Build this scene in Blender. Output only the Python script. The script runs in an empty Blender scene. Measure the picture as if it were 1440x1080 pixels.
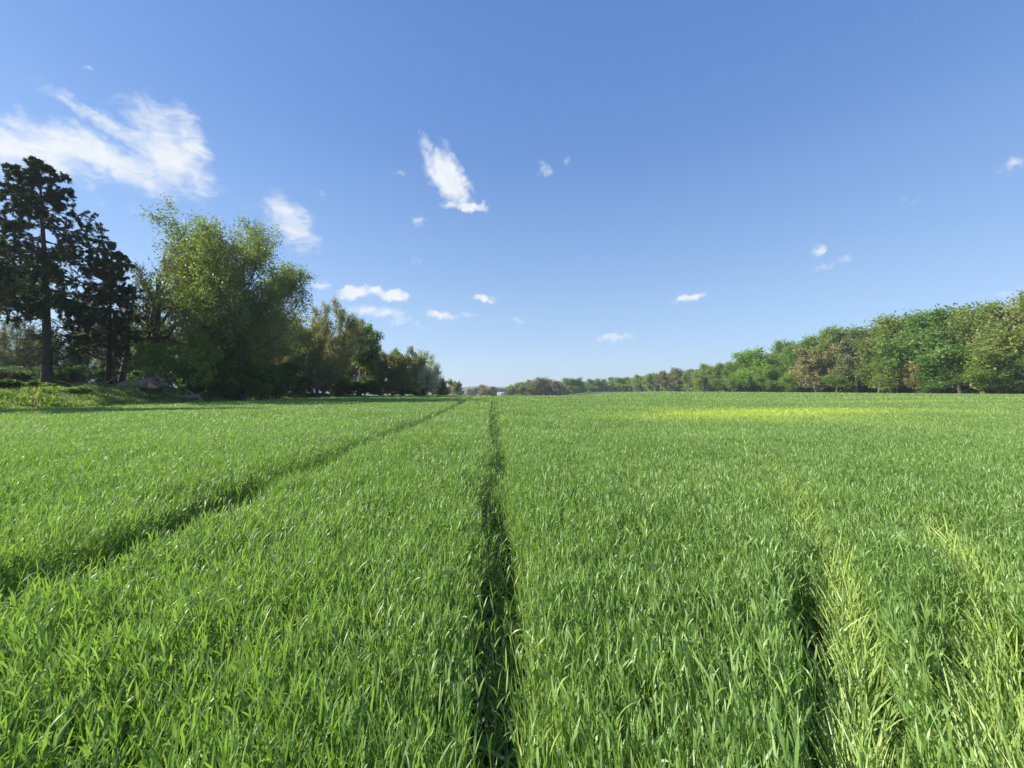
import bpy, math, time
import numpy as np
T0 = time.time()
R = math.radians
rs = np.random.RandomState
scene = bpy.context.scene
COL = scene.collection
HAZE = .0003
F, CX, HY, CAMZ = 541.0, 720.0, 548.0, 1.45      # lens of the photograph, used to work out real distances

def X(px, d): return (px - CX) / F * d
def Z(py, d): return CAMZ + (HY - py) / F * d

# ------------------------------------------------------------------ helpers
def tag(o, label=None, cat=None, group=None, kind=None):
    if label: o['label'] = label
    if cat: o['category'] = cat
    if group: o['group'] = group
    if kind: o['kind'] = kind
    return o

def empty(name, loc, rz=0.0):
    o = bpy.data.objects.new(name, None)
    o.empty_display_size = 0.2
    o.location = loc; o.rotation_euler = (0, 0, rz)
    COL.objects.link(o)
    return o

def raw_mesh(name, V, Q=None, Tr=None, attrs=None, mats=(), smooth=True, midx=None):
    me = bpy.data.meshes.new(name)
    V = np.ascontiguousarray(V, dtype=np.float32)
    me.vertices.add(len(V)); me.vertices.foreach_set('co', V.ravel())
    nq = 0 if Q is None else len(Q); nt = 0 if Tr is None else len(Tr)
    loops = np.concatenate([a.ravel() for a in (Q, Tr) if a is not None]).astype(np.int32)
    me.loops.add(len(loops)); me.loops.foreach_set('vertex_index', loops)
    me.polygons.add(nq + nt)
    st = np.concatenate([np.arange(nq) * 4, nq * 4 + np.arange(nt) * 3]).astype(np.int32)
    me.polygons.foreach_set('loop_start', st)
    if smooth: me.polygons.foreach_set('use_smooth', np.ones(nq + nt, dtype=bool))
    if midx is not None: me.polygons.foreach_set('material_index', midx.astype(np.int32))
    for k, a in (attrs or {}).items():
        at = me.attributes.new(k, 'FLOAT_VECTOR', 'POINT')
        at.data.foreach_set('vector', np.ascontiguousarray(a, dtype=np.float32).ravel())
    for m in mats: me.materials.append(m)
    me.update(calc_edges=True)
    return me

def link(name, me, parent=None):
    o = bpy.data.objects.new(name, me); COL.objects.link(o)
    if parent: o.parent = parent
    return o

def merge(parts):
    """parts: list of (V, Q, A) -> one"""
    off = 0; Vs, Qs, As = [], [], []
    for V, Q, A in parts:
        Vs.append(V); Qs.append(Q + off); As.append(A); off += len(V)
    return np.concatenate(Vs), np.concatenate(Qs), np.concatenate(As)

def sst(a, b, x):
    t = np.clip((np.asarray(x, float) - a) / (b - a), 0, 1)
    return t * t * (3 - 2 * t)

class Wave:
    """smooth pseudo-random 2-D field made of many plane waves"""
    def __init__(s, seed, wl, n=14):
        r = rs(seed); a = r.uniform(0, 2 * math.pi, n); k = 2 * math.pi / (wl * r.uniform(.6, 1.8, n))
        s.kx, s.ky, s.p = k * np.cos(a), k * np.sin(a), r.uniform(0, 6.28, n); s.n = n
    def __call__(s, x, y):
        x = np.asarray(x, float); y = np.asarray(y, float)
        o = np.zeros(np.broadcast(x, y).shape)
        for kx, ky, p in zip(s.kx, s.ky, s.p): o = o + np.sin(kx * x + ky * y + p)
        return o / math.sqrt(s.n / 2)

# ------------------------------------------------------------------ node materials
def mat(name):
    m = bpy.data.materials.new(name); m.use_nodes = True
    nt = m.node_tree; nt.nodes.clear()
    return m, nt
def N(nt, typ, **kw):
    n = nt.nodes.new(typ)
    for k, v in kw.items():
        if k[0] == 'i' and k[1:].isdigit(): n.inputs[int(k[1:])].default_value = v
        else: setattr(n, k, v)
    return n
def mixc(nt, f, a, b, blend='MIX'):
    n = nt.nodes.new('ShaderNodeMix'); n.data_type = 'RGBA'; n.blend_type = blend
    for sock, v in ((n.inputs[0], f), (n.inputs[6], a), (n.inputs[7], b)):
        if hasattr(v, 'is_output') or isinstance(v, bpy.types.NodeSocket): nt.links.new(v, sock)
        else: sock.default_value = v if not isinstance(v, tuple) else (*v, 1.0)
    return n.outputs[2]
def math_(nt, op, a, b=None, c=None, clamp=False):
    n = nt.nodes.new('ShaderNodeMath'); n.operation = op; n.use_clamp = clamp
    for i, v in enumerate((a, b, c)):
        if v is None: continue
        if isinstance(v, bpy.types.NodeSocket): nt.links.new(v, n.inputs[i])
        else: n.inputs[i].default_value = v
    return n.outputs[0]

def leafy(nt, col, rough, spec, transl, tcol_gain):
    """front: glossy leaf; part of the light goes through"""
    p = N(nt, 'ShaderNodeBsdfPrincipled'); nt.links.new(col, p.inputs['Base Color'])
    p.inputs['Roughness'].default_value = rough
    p.inputs['Specular IOR Level'].default_value = spec
    t = N(nt, 'ShaderNodeBsdfTranslucent')
    nt.links.new(mixc(nt, 1.0, col, tcol_gain, 'MULTIPLY'), t.inputs[0])
    mx = N(nt, 'ShaderNodeMixShader'); mx.inputs[0].default_value = transl
    nt.links.new(p.outputs[0], mx.inputs[1]); nt.links.new(t.outputs[0], mx.inputs[2])
    out = N(nt, 'ShaderNodeOutputMaterial'); nt.links.new(mx.outputs[0], out.inputs[0])

def blade_material(name, c0, c1, cy, cbase, rough=.42, spec=.5, transl=.38, gain=(1.5, 1.6, .7)):
    m, nt = mat(name)
    a = N(nt, 'ShaderNodeAttribute', attribute_name='bl')
    s = N(nt, 'ShaderNodeSeparateXYZ'); nt.links.new(a.outputs['Vector'], s.inputs[0])
    rnd, yel, t = s.outputs
    c = mixc(nt, rnd, c0, c1)
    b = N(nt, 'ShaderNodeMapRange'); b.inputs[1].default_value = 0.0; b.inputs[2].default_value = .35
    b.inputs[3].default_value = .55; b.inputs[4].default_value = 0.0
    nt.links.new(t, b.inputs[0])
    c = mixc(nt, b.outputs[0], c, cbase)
    c = mixc(nt, yel, c, cy)
    leafy(nt, c, rough, spec, transl, gain)
    return m

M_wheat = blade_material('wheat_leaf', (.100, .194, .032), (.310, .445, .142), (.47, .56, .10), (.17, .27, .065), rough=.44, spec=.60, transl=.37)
M_grass = blade_material('rough_grass', (.09, .19, .03), (.22, .33, .07), (.42, .38, .17), (.10, .14, .04), rough=.5, spec=.4)

def foliage_material(name, base, hi, rough=.5, spec=.35, transl=.35, gain=(1.4, 1.6, .6)):
    """colour is base..hi by leaf and clump, multiplied by the object's own colour"""
    m, nt = mat(name)
    a = N(nt, 'ShaderNodeAttribute', attribute_name='bl')
    s = N(nt, 'ShaderNodeSeparateXYZ'); nt.links.new(a.outputs['Vector'], s.inputs[0])
    c = mixc(nt, s.outputs[0], base, hi)
    oi = N(nt, 'ShaderNodeObjectInfo')
    c = mixc(nt, 1.0, c, oi.outputs['Color'], 'MULTIPLY')
    leafy(nt, c, rough, spec, transl, gain)
    return m
M_leaf = foliage_material('broad_leaf', (.125, .165, .048), (.25, .285, .092), transl=.42)
M_spring = foliage_material('young_leaf', (.13, .21, .035), (.25, .34, .07))
M_brownleaf = foliage_material('opening_buds', (.14, .16, .065), (.27, .285, .13), transl=.3, gain=(1.3, 1.3, .7))
M_needle = foliage_material('spruce_needles', (.022, .042, .018), (.060, .085, .034), rough=.7, spec=.12, transl=.1)
M_blossom = foliage_material('blossom', (.34, .37, .27), (.52, .54, .46), transl=.3, gain=(1, 1, 1))

def bark_material(name, c0, c1, scale=6.0):
    m, nt = mat(name)
    tc = N(nt, 'ShaderNodeTexCoord')
    mp = N(nt, 'ShaderNodeMapping'); mp.inputs['Scale'].default_value = (1, 1, .25)
    nt.links.new(tc.outputs['Object'], mp.inputs[0])
    no = N(nt, 'ShaderNodeTexNoise'); no.inputs['Scale'].default_value = scale; no.inputs['Detail'].default_value = 6
    nt.links.new(mp.outputs[0], no.inputs['Vector'])
    c = mixc(nt, no.outputs[0], c0, c1)
    p = N(nt, 'ShaderNodeBsdfPrincipled'); p.inputs['Roughness'].default_value = .85
    nt.links.new(c, p.inputs['Base Color'])
    bu = N(nt, 'ShaderNodeBump'); bu.inputs['Strength'].default_value = .6; bu.inputs['Distance'].default_value = .04
    nt.links.new(no.outputs[0], bu.inputs['Height']); nt.links.new(bu.outputs[0], p.inputs['Normal'])
    o = N(nt, 'ShaderNodeOutputMaterial'); nt.links.new(p.outputs[0], o.inputs[0])
    return m
M_bark = bark_material('grey_bark', (.055, .047, .038), (.17, .15, .125))
M_barkdark = bark_material('spruce_bark', (.022, .018, .016), (.075, .060, .050))
M_twig = bark_material('twig_bark', (.16, .145, .115), (.29, .265, .22), 3.0)
M_log = bark_material('weathered_log', (.07, .052, .036), (.28, .225, .17), 4.0)
M_wood = bark_material('broken_wood', (.30, .19, .11), (.50, .36, .23), 9.0)

def flat_material(name, c, rough=.7):
    m, nt = mat(name)
    no = N(nt, 'ShaderNodeTexNoise'); no.inputs['Scale'].default_value = .8; no.inputs['Detail'].default_value = 5
    tc = N(nt, 'ShaderNodeTexCoord'); nt.links.new(tc.outputs['Object'], no.inputs['Vector'])
    cc = mixc(nt, no.outputs[0], tuple(v * .85 for v in c), tuple(min(1, v * 1.1) for v in c))
    p = N(nt, 'ShaderNodeBsdfPrincipled'); p.inputs['Roughness'].default_value = rough
    nt.links.new(cc, p.inputs['Base Color'])
    o = N(nt, 'ShaderNodeOutputMaterial'); nt.links.new(p.outputs[0], o.inputs[0])
    return m

def ground_material():
    m, nt = mat('soil_and_turf')
    g = N(nt, 'ShaderNodeNewGeometry')
    a = N(nt, 'ShaderNodeAttribute', attribute_name='bl')
    s = N(nt, 'ShaderNodeSeparateXYZ'); nt.links.new(a.outputs['Vector'], s.inputs[0])
    n1 = N(nt, 'ShaderNodeTexNoise'); n1.inputs['Scale'].default_value = 9; n1.inputs['Detail'].default_value = 8
    nt.links.new(g.outputs['Position'], n1.inputs['Vector'])
    n2 = N(nt, 'ShaderNodeTexNoise'); n2.inputs['Scale'].default_value = .35; n2.inputs['Detail'].default_value = 6
    nt.links.new(g.outputs['Position'], n2.inputs['Vector'])
    soil = mixc(nt, n1.outputs[0], (.035, .026, .017), (.11, .085, .056))
    turf = mixc(nt, n2.outputs[0], (.045, .10, .02), (.12, .17, .04))
    turf = mixc(nt, math_(nt, 'MULTIPLY', n1.outputs[0], .5), turf, (.13, .12, .06))
    c = mixc(nt, s.outputs[0], soil, turf)
    p = N(nt, 'ShaderNodeBsdfPrincipled'); p.inputs['Roughness'].default_value = .9
    p.inputs['Specular IOR Level'].default_value = .2
    nt.links.new(c, p.inputs['Base Color'])
    bu = N(nt, 'ShaderNodeBump'); bu.inputs['Strength'].default_value = .8; bu.inputs['Distance'].default_value = .03
    nt.links.new(n1.outputs[0], bu.inputs['Height']); nt.links.new(bu.outputs[0], p.inputs['Normal'])
    o = N(nt, 'ShaderNodeOutputMaterial'); nt.links.new(p.outputs[0], o.inputs[0])
    return m

# ------------------------------------------------------------------ terrain
def edge_x(y): return np.interp(y, [0, 18, 40, 55, 66, 82, 90, 400], [-24.5, -24.5, -26, -25, -21, -13, -60, -60])
wA, wB = Wave(3, 26), Wave(4, 7)
def ground_z(x, y):
    x = np.asarray(x, float); y = np.asarray(y, float)
    e = np.interp(y, [0, 18, 40, 55, 66, 82, 130, 400], [-24.5, -24.5, -26, -25, -21, -13, -13, -13])
    h = np.interp(y, [0, 42, 58, 80, 120], [1.5, 1.5, .7, .35, 0])
    z = h * sst(0, 6.5, e - x)
    drop = sst(95, 25, x)                                   # middle and left of the far field dip out of sight
    z = z - drop * .02 * np.maximum(0, np.minimum(y, 600) - 66) - .0022 * np.maximum(0, np.minimum(y, 600) - 120) * (1 - drop)
    z = z + .03 * wA(x, y) * sst(3, 20, y) + .01 * wB(x, y) * sst(3, 15, y)
    return z

def build_ground():
    rad = np.concatenate([[0.0], np.geomspace(.25, 4200, 190)])
    na = 300; ang = np.linspace(0, 2 * math.pi, na, endpoint=False)
    rr, aa = np.meshgrid(rad, ang, indexing='ij')
    x = rr * np.sin(aa); y = rr * np.cos(aa)
    z = ground_z(x, y)
    V = np.stack([x, y, z], -1).reshape(-1, 3)
    i, j = np.meshgrid(np.arange(len(rad) - 1), np.arange(na), indexing='ij')
    j2 = (j + 1) % na
    Q = np.stack([i * na + j, (i + 1) * na + j, (i + 1) * na + j2, i * na + j2], -1).reshape(-1, 4)
    turf = np.maximum(sst(-.3, 1.0, edge_x(y) - x), sst(112, 118, x))
    turf = np.maximum(turf, sst(50, 80, y)); turf = np.maximum(turf, sst(-2, -8, y))
    A = np.stack([turf, turf * 0, turf * 0], -1).reshape(-1, 3)
    o = link('ground', raw_mesh('ground', V, Q, attrs={'bl': A}, mats=[ground_material()]))
    tag(o, kind='structure')
build_ground()

# distant hills, two soft ridges beyond the wood
def ridge(name, y0, x0, x1, top_fn, base, m, depth):
    xs = np.linspace(x0, x1, 160)
    prof = [(-1, 0), (-.6, .35), (-.25, .85), (0, 1), (.4, .7), (1, 0)]
    V = []
    for dy, k in prof:
        t = top_fn(xs)
        V.append(np.stack([xs, np.full_like(xs, y0 + dy * depth), base + (t - base) * k], -1))
    V = np.concatenate(V); n = len(xs)
    Q = [[r * n + c, r * n + c + 1, (r + 1) * n + c + 1, (r + 1) * n + c] for r in range(len(prof) - 1) for c in range(n - 1)]
    o = link(name, raw_mesh(name, V, np.array(Q), mats=[m])); tag(o, kind='structure')
M_hill = flat_material('wooded_hill', (.055, .085, .045), .95)
w1 = Wave(11, 260); w2 = Wave(12, 60)
ridge('hills', 1500, -1500, 1800, lambda x: Z(544.6, 1500) + 2.0 * w1(x, 0) + 1.0 * w2(x, 0) + 2.6 * sst(40, 160, x), -18, M_hill, 260)

# ------------------------------------------------------------------ blades
def blades(P, az, th0, th1, L, W, lean, tw0, tw1, S, yel, rnd, prof='leaf'):
    n = len(P); t = np.linspace(0, 1, S + 1)[None, :]
    th = th0[:, None] + (th1 - th0)[:, None] * t ** 1.6
    ca, sa = np.cos(az)[:, None], np.sin(az)[:, None]
    D = np.stack([np.sin(th) * ca + lean[:, 0:1] * (.35 + t), np.sin(th) * sa + lean[:, 1:2] * (.35 + t), np.cos(th) + 0 * ca], -1)
    D /= np.linalg.norm(D, axis=-1, keepdims=True)
    C = np.zeros((n, S + 1, 3)); C[:, 1:] = np.cumsum(.5 * (D[:, 1:] + D[:, :-1]) * (L / S)[:, None, None], axis=1)
    C += P[:, None, :]
    side = np.stack([-sa + 0 * t, ca + 0 * t, 0 * ca + 0 * t], -1)
    side = side - D * (side * D).sum(-1, keepdims=True); side /= np.linalg.norm(side, axis=-1, keepdims=True) + 1e-9
    up = np.cross(D, side)
    tw = (tw0[:, None] + tw1[:, None] * t)[..., None]
    side = side * np.cos(tw) + up * np.sin(tw)
    if prof == 'leaf': w = np.interp(t, [0, .15, .4, .7, .9, 1], [.55, .85, 1, .78, .38, .03])
    else: w = np.interp(t, [0, 1], [1, .7])
    h = side * (w * W[:, None] * .5)[..., None]
    V = np.stack([C - h, C + h], 2).reshape(-1, 3)
    b = (np.arange(n) * (S + 1) * 2)[:, None] + (np.arange(S) * 2)[None, :]
    Q = np.stack([b, b + 1, b + 3, b + 2], -1).reshape(-1, 4)
    A = np.stack([np.repeat(rnd, (S + 1) * 2), np.repeat(yel, (S + 1) * 2), np.tile(np.repeat(t[0], 2), n)], -1)
    return V, Q, A

# wheel tracks (ground coordinates) and the two lanes of laid wheat on the right
TC = np.array([(0, .0), (1, -.03), (2, -.075), (3.4, -.165), (5, -.20), (7, -.27), (9.9, -.44), (16, -.80), (25, -1.17), (43, -1.98), (62, -2.95), (90, -4.2)])
TL = np.array([(0, -2.5), (1.8, -2.60), (2.75, -2.66), (3.6, -2.68), (5.6, -2.74), (10.9, -3.0), (16, -3.25), (25.7, -3.85), (40, -4.9), (57, -6.15), (90, -8.4)])
LA = np.array([(.5, .72), (.97, .88), (1.7, 1.40), (2.6, 2.02), (3.6, 2.62), (4.6, 3.12), (6.2, 3.75)])
LB = np.array([(.7, 1.15), (1.14, 1.42), (1.55, 1.86), (2.0, 2.33), (2.5, 2.80), (3.0, 3.15), (3.4, 3.40)])
wt = Wave(21, 2.2); wt2 = Wave(22, .5)
def track_d(T, x, y): return x - np.interp(y, T[:, 0], T[:, 1]) - .016 * wt(y, y * .3 + T[0, 1]) * sst(2, 6, y)
def lane_w(T, y): return sst(T[0, 0] - .2, T[0, 0] + .1, y) * sst(T[-1, 0], T[-1, 0] - .6, y)

w_len, w_lean1, w_lean2, w_dark, w_yel, w_yel2 = Wave(31, 1.1), Wave(32, 2.0), Wave(33, .7), Wave(34, 3.5), Wave(35, 5.0), Wave(36, .9)
w_far = Wave(37, 14)
def yellow_map(x, y):
    """thin, yellowing wheat out on the right of the field"""
    def ell(cx, cy, rx, ry, a=0.0):
        dx, dy = x - cx, y - cy
        u = dx * math.cos(a) + dy * math.sin(a); v = -dx * math.sin(a) + dy * math.cos(a)
        return np.exp(-((u / rx) ** 2 + (v / ry) ** 2) ** 1.3)
    v = 0.85 * ell(10.2, 17.0, 3.4, 2.8, -.2) + .75 * ell(13.8, 18.4, 3.2, 1.9, 0) + .5 * ell(9, 14.6, 5.0, 3.4) + .4 * ell(19, 18.0, 5, 3) \
        + .38 * ell(34, 34, 12, 2.6) + .22 * ell(33, 24, 8, 1.8) + .22 * ell(22, 44, 16, 4) + .25 * ell(60, 50, 22, 5) + .2 * ell(7.0, 21, 5, 2)
    v = v * (.95 + .20 * w_yel(x, y) + .08 * w_yel2(x, y))
    return np.clip(v, 0, 1)

def in_field(x, y): return (x > edge_x(y)) & (x < 114 + 1.5 * np.sin(y * .2))

def scatter(r, y0, y1, dens, margin=1.0, xmax=113.0, xmin=-999.0):
    # uniform in a band of depth, within (and a little outside) the view
    n_try = int((2 * (1.36 * y1 + margin)) * (y1 - y0) * dens)
    y = r.uniform(y0, y1, n_try); x = r.uniform(-1, 1, n_try) * (1.36 * y1 + margin)
    k = (np.abs(x) < 1.36 * np.maximum(y, 0) + margin) & in_field(x, y) & (x < xmax) & (x > xmin)
    return x[k], y[k]

def wheat_state(r, x, y):
    """keep mask, length factor, lean vectors, yellow"""
    n = len(x)
    keep = np.ones(n, bool); h = 1 + .035 * w_len(x, y) + .03 * w_far(x, y)
    lean = np.stack([.05 * w_lean1(x, y) + .05 * w_lean2(x, y), .22 + .09 * w_lean1(y, x) + .07 * w_lean2(y + 7, x)], -1)
    yel = .06 * np.clip(w_yel(x, y), 0, 1) + yellow_map(x, y)
    for T, w0 in ((TC, .115), (TL, .195)):
        d = track_d(T, x, y)
        w = w0 * (1 + (.11 if T is TC else .05) * wt2(y, x * 0)) + (.0016 * y + .0035 * np.maximum(0, y - 7) if T is TC else .004 * y) + .03 * sst(1, 2.6, y)
        keep &= ~((np.abs(d) < w) & (r.uniform(size=n) > .03))
        near = np.exp(-((np.abs(d) - w) / .10) ** 2)
        lean[:, 0] += -np.sign(d) * near * (.09 if T is TC else -.04) * r.uniform(0, 1, n)
        h *= 1 - .18 * near * r.uniform(0, 1, n)
        yel = yel + (d > 0) * near * (r.uniform(size=n) > .86) * .6 * (T is TC)
    for T, s in ((LA, 1.0), (LB, 1.15)):
        d = track_d(T, x, y) ; lw = lane_w(T, y)
        patch = lw * np.clip(.85 + .35 * wt(y * 1.4 + 5 * s, x * 0 + s), 0, 1)
        gap = (np.abs(d + .045) < .070 * s * sst(4.8, 1.6, y)) & (r.uniform(size=n) < .96 * patch)
        gap |= (np.abs(d - .12 * s) < .13 * s) & (r.uniform(size=n) < .55 * patch)
        keep &= ~gap
        lay = np.exp(-((d - .15 * s) / (.10 * s)) ** 2) * patch
        lean[:, 0] += lay * r.uniform(.35, 1.1, n); lean[:, 1] += lay * r.uniform(-.1, .7, n)
        h *= 1 - .42 * lay
        yel = yel + lay * (r.uniform(size=n) > .45) * r.uniform(.2, .7, n)
    return keep, h, lean, np.clip(yel, 0, 1)

def build_wheat():
    parts = []
    r = rs(5)
    # --- foreground: whole plants, stem and four leaves
    for (y0, y1, dens, S) in ((-.6, 2.2, 2300, 5), (2.2, 4.5, 2000, 4), (4.5, 8.0, 1400, 3)):
        x, y = scatter(r, y0, y1, dens)
        # drilled rows 12 cm apart, slightly scattered
        x = np.round((x + .048 * y) / .12) * .12 - .048 * y + r.normal(0, .036, len(x))
        k, h, lean, yel = wheat_state(r, x, y)
        x, y, h, lean, yel = x[k], y[k], h[k] * r.normal(1, .08, k.sum()), lean[k], yel[k]
        n = len(x); z = ground_z(x, y)
        P0 = np.stack([x, y, z], -1)
        plean = lean + r.normal(0, .07, (n, 2))
        SH = .425 * h * r.normal(1, .05, n)
        saz = r.uniform(0, 6.28, n); s0 = r.uniform(0, .1, n); s1 = r.uniform(0, .15, n)
        Sn = 3
        V, Q, A = blades(P0, saz, s0, s1, SH, np.full(n, .0036), plean, saz * 0, saz * 0, Sn,
                         np.clip(yel * 1.2 + .10, 0, 1), r.uniform(.3, .9, n), 'stem')
        parts.append((V, Q, A))
        Cs = V.reshape(n, Sn + 1, 2, 3).mean(2)
        plaz = r.uniform(0, 6.28, n)
        for li, (ft, ll, lt0, lt1) in enumerate(((.70, .076, .55, 1.6), (.85, .078, .45, 1.25), (.94, .078, .34, .95), (.99, .070, .18, .55))):
            if S == 3 and li == 0: continue
            ft_ = np.clip(ft + r.normal(0, .05, n), 0, 1) * Sn
            i = np.minimum(ft_.astype(int), Sn - 1); f = (ft_ - i)[:, None]
            P = Cs[np.arange(n), i] * (1 - f) + Cs[np.arange(n), i + 1] * f
            az = plaz + li * math.pi + r.normal(0, .5, n)
            th0 = lt0 * r.uniform(.5, 1.3, n); th1 = th0 + lt1 * r.uniform(.35, 1.2, n) ** 1.5
            L = ll * h * r.uniform(.75, 1.25, n); W = r.uniform(.0048, .0084, n) * 1.0
            yl = np.clip(yel * r.uniform(.4, 1.0, n) + (r.uniform(size=n) > (.93 if li == 0 else .998)) * .7, 0, 1)
            parts.append(blades(P, az, th0, th1, L, W, plean * .9 + r.normal(0, .05, (n, 2)), r.normal(0, .5, n), r.normal(0, 1.1, n), S, yl, np.clip(r.normal(.5, .24, n), 0, 1)))
    # trampled leaves lying in the wheel tracks
    for T, n in ((TC, 3600), (TL, 1800), (LA, 1300), (LB, 1100)):
        y = r.uniform(0 if T is TC else max(.3, T[0, 0]), 9 if len(T) > 8 else T[-1, 0], n) ** 1.0
        x = np.interp(y, T[:, 0], T[:, 1]) + r.normal(0, .09, n)
        P = np.stack([x, y, ground_z(x, y) + r.uniform(.0, .10, n)], -1)
        parts.append(blades(P, r.normal(1.57, 1.0, n), r.uniform(.7, 1.45, n), r.uniform(1.3, 2.2, n), r.uniform(.10, .26, n), r.uniform(.007, .013, n),
                            np.zeros((n, 2)), r.normal(0, .7, n), r.normal(0, 1, n), 5, np.clip(r.exponential(.16, n), 0, .8), r.uniform(0, 1, n)))
    for T, n, s in ((LA, 4300, 1.0), (LB, 3000, 1.15)):             # laid stalks, pale where the stems show
        y = r.uniform(T[0, 0], T[-1, 0], n); lw = lane_w(T, y)
        k = r.uniform(size=n) < lw * (1 - .40 * sst(2.2, 3.6, y) * (s == 1.0)) * np.clip(.85 + .35 * wt(y * 1.4 + 5 * s, y * 0 + s), .05, 1); y = y[k]; n = len(y)
        x = np.interp(y, T[:, 0], T[:, 1]) + .05 * wt(y * 3, y * 0 + s) + r.normal(.085 * s, .050 * s, n)
        P = np.stack([x, y, ground_z(x, y) + r.uniform(.05, .22, n) + .07 * sst(1.5, 2.6, y)], -1)
        parts.append(blades(P, r.normal(1.0, .45, n), r.uniform(.45, .9, n), r.uniform(.9, 1.5, n), r.uniform(.16, .34, n), r.uniform(.004, .0075, n),
                            np.zeros((n, 2)), r.normal(0, .6, n), r.normal(0, .6, n), 4, np.clip(r.uniform(.05, .62, n) + .13 * sst(1.4, 2.4, y), 0, 1), r.uniform(.5, 1, n)))
    for T in (TC, TL):
        n = 2600; y = 8 + 60 * r.uniform(0, 1, n) ** 1.5
        x = np.interp(y, T[:, 0], T[:, 1]) + r.normal(0, .13, n)
        P = np.stack([x, y, ground_z(x, y) + r.uniform(0, .08, n)], -1)
        parts.append(blades(P, r.normal(1.57, 1.2, n), r.uniform(.5, 1.4, n), r.uniform(1.3, 2.0, n), r.uniform(.12, .28, n), r.uniform(.012, .02, n) * (1 + y / 12),
                            np.zeros((n, 2)), r.normal(0, .7, n), r.normal(0, 1, n), 3, np.clip(r.exponential(.1, n), 0, .6), r.uniform(0, .7, n)))
    # --- middle and far: leaf blades only, fewer and broader with distance
    for (y0, y1, dens, S, ws, mg, xmx, xmn) in ((8.0, 12, 2700, 2, .72, 1, 200, -99), (12, 18, 1600, 2, .98, 1, 200, -99), (18, 28, 780, 2, 1.45, 2, 200, -99), (28, 45, 260, 2, 2.8, 2, 200, -99),
                                      (45, 75, 60, 2, 6.5, 2, 200, -30), (75, 130, 15, 2, 13, 2, 200, -30), (130, 280, 5, 2, 22, 0, 200, 0)):
        x, y = scatter(r, y0, y1, dens, mg, xmx, xmn)
        k, h, lean, yel = wheat_state(r, x, y)
        x, y, h, lean, yel = x[k], y[k], h[k], lean[k], yel[k]
        n = len(x); z = ground_z(x, y)
        zb = .04 + (.37 if y0 < 28 else .33) * r.uniform(0, 1, n) ** .5
        P = np.stack([x, y, z + zb * h], -1)
        th0 = r.uniform(.05, .5, n); th1 = th0 + r.uniform(.1, 1.1, n)
        parts.append(blades(P, r.uniform(0, 6.28, n), th0, th1, h * r.uniform(.085, .14, n) * (1 + .010 * y0), r.uniform(.010, .014, n) * ws, lean + r.normal(0, .09, (n, 2)),
                            r.normal(0, .5, n), r.normal(0, 1.0, n), S, np.clip(yel * r.uniform(.75, 1.05, n), 0, 1), np.clip(r.normal(.52, .22, n) - .05 * w_dark(x, y), 0, 1)))
    V, Q, A = merge(parts)
    print('wheat quads', len(Q), time.time() - T0)
    o = link('wheat', raw_mesh('wheat', V, Q, attrs={'bl': A}, mats=[M_wheat]))
    tag(o, 'young green wheat covering the whole field in dense upright blades', 'wheat', kind='stuff')
build_wheat()

def build_verge():
    r = rs(8); n = 190000
    y = r.uniform(8, 62, n); x = edge_x(y) + .4 - r.uniform(0, 1, n) ** 1.3 * 26
    k = (np.abs(x) < 1.36 * y + 3); x, y = x[k], y[k]; n = len(x)
    wv, wd = Wave(51, 3.0), Wave(52, 1.2)
    tall = np.clip(.55 + .35 * wv(x, y) + .2 * wd(x, y), .12, 1.5) * sst(9.5, 5, edge_x(y) - x) + .12
    P = np.stack([x, y, ground_z(x, y)], -1)
    th0 = r.uniform(0, .5, n)
    yel = np.clip(.12 + .25 * wd(y, x) + r.normal(0, .15, n) + .6 * np.exp(-((x + 24.5) / 3) ** 2 - ((y - 46) / 5) ** 2), 0, .9)
    V, Q, A = blades(P, r.uniform(0, 6.28, n), th0, th0 + r.uniform(.1, 1.3, n), tall * r.uniform(.18, .42, n), r.uniform(.02, .05, n), r.normal(0, .1, (n, 2)),
                     r.normal(0, .6, n), r.normal(0, 1, n), 3, yel, np.clip(r.normal(.5, .25, n) + .12 * wv(y, x), 0, 1))
    o = link('grass', raw_mesh('grass', V, Q, attrs={'bl': A}, mats=[M_grass]))
    tag(o, 'rough uneven grass and weeds on the bank at the left field edge', 'grass', kind='stuff')
build_verge()

# ------------------------------------------------------------------ trees
def unit(v): return v / (np.linalg.norm(v, axis=-1, keepdims=True) + 1e-9)

def extend(r, P, D, L, K, jit, up):
    """polylines (n,K,3) from start P along D"""
    n = len(P); out = np.zeros((n, K, 3)); out[:, 0] = P; d = D.copy()
    for i in range(1, K):
        d = unit(d + r.normal(0, jit, (n, 3)) + np.array([0, 0, up]))
        out[:, i] = out[:, i - 1] + d * (L / (K - 1))[:, None]
    return out

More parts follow.
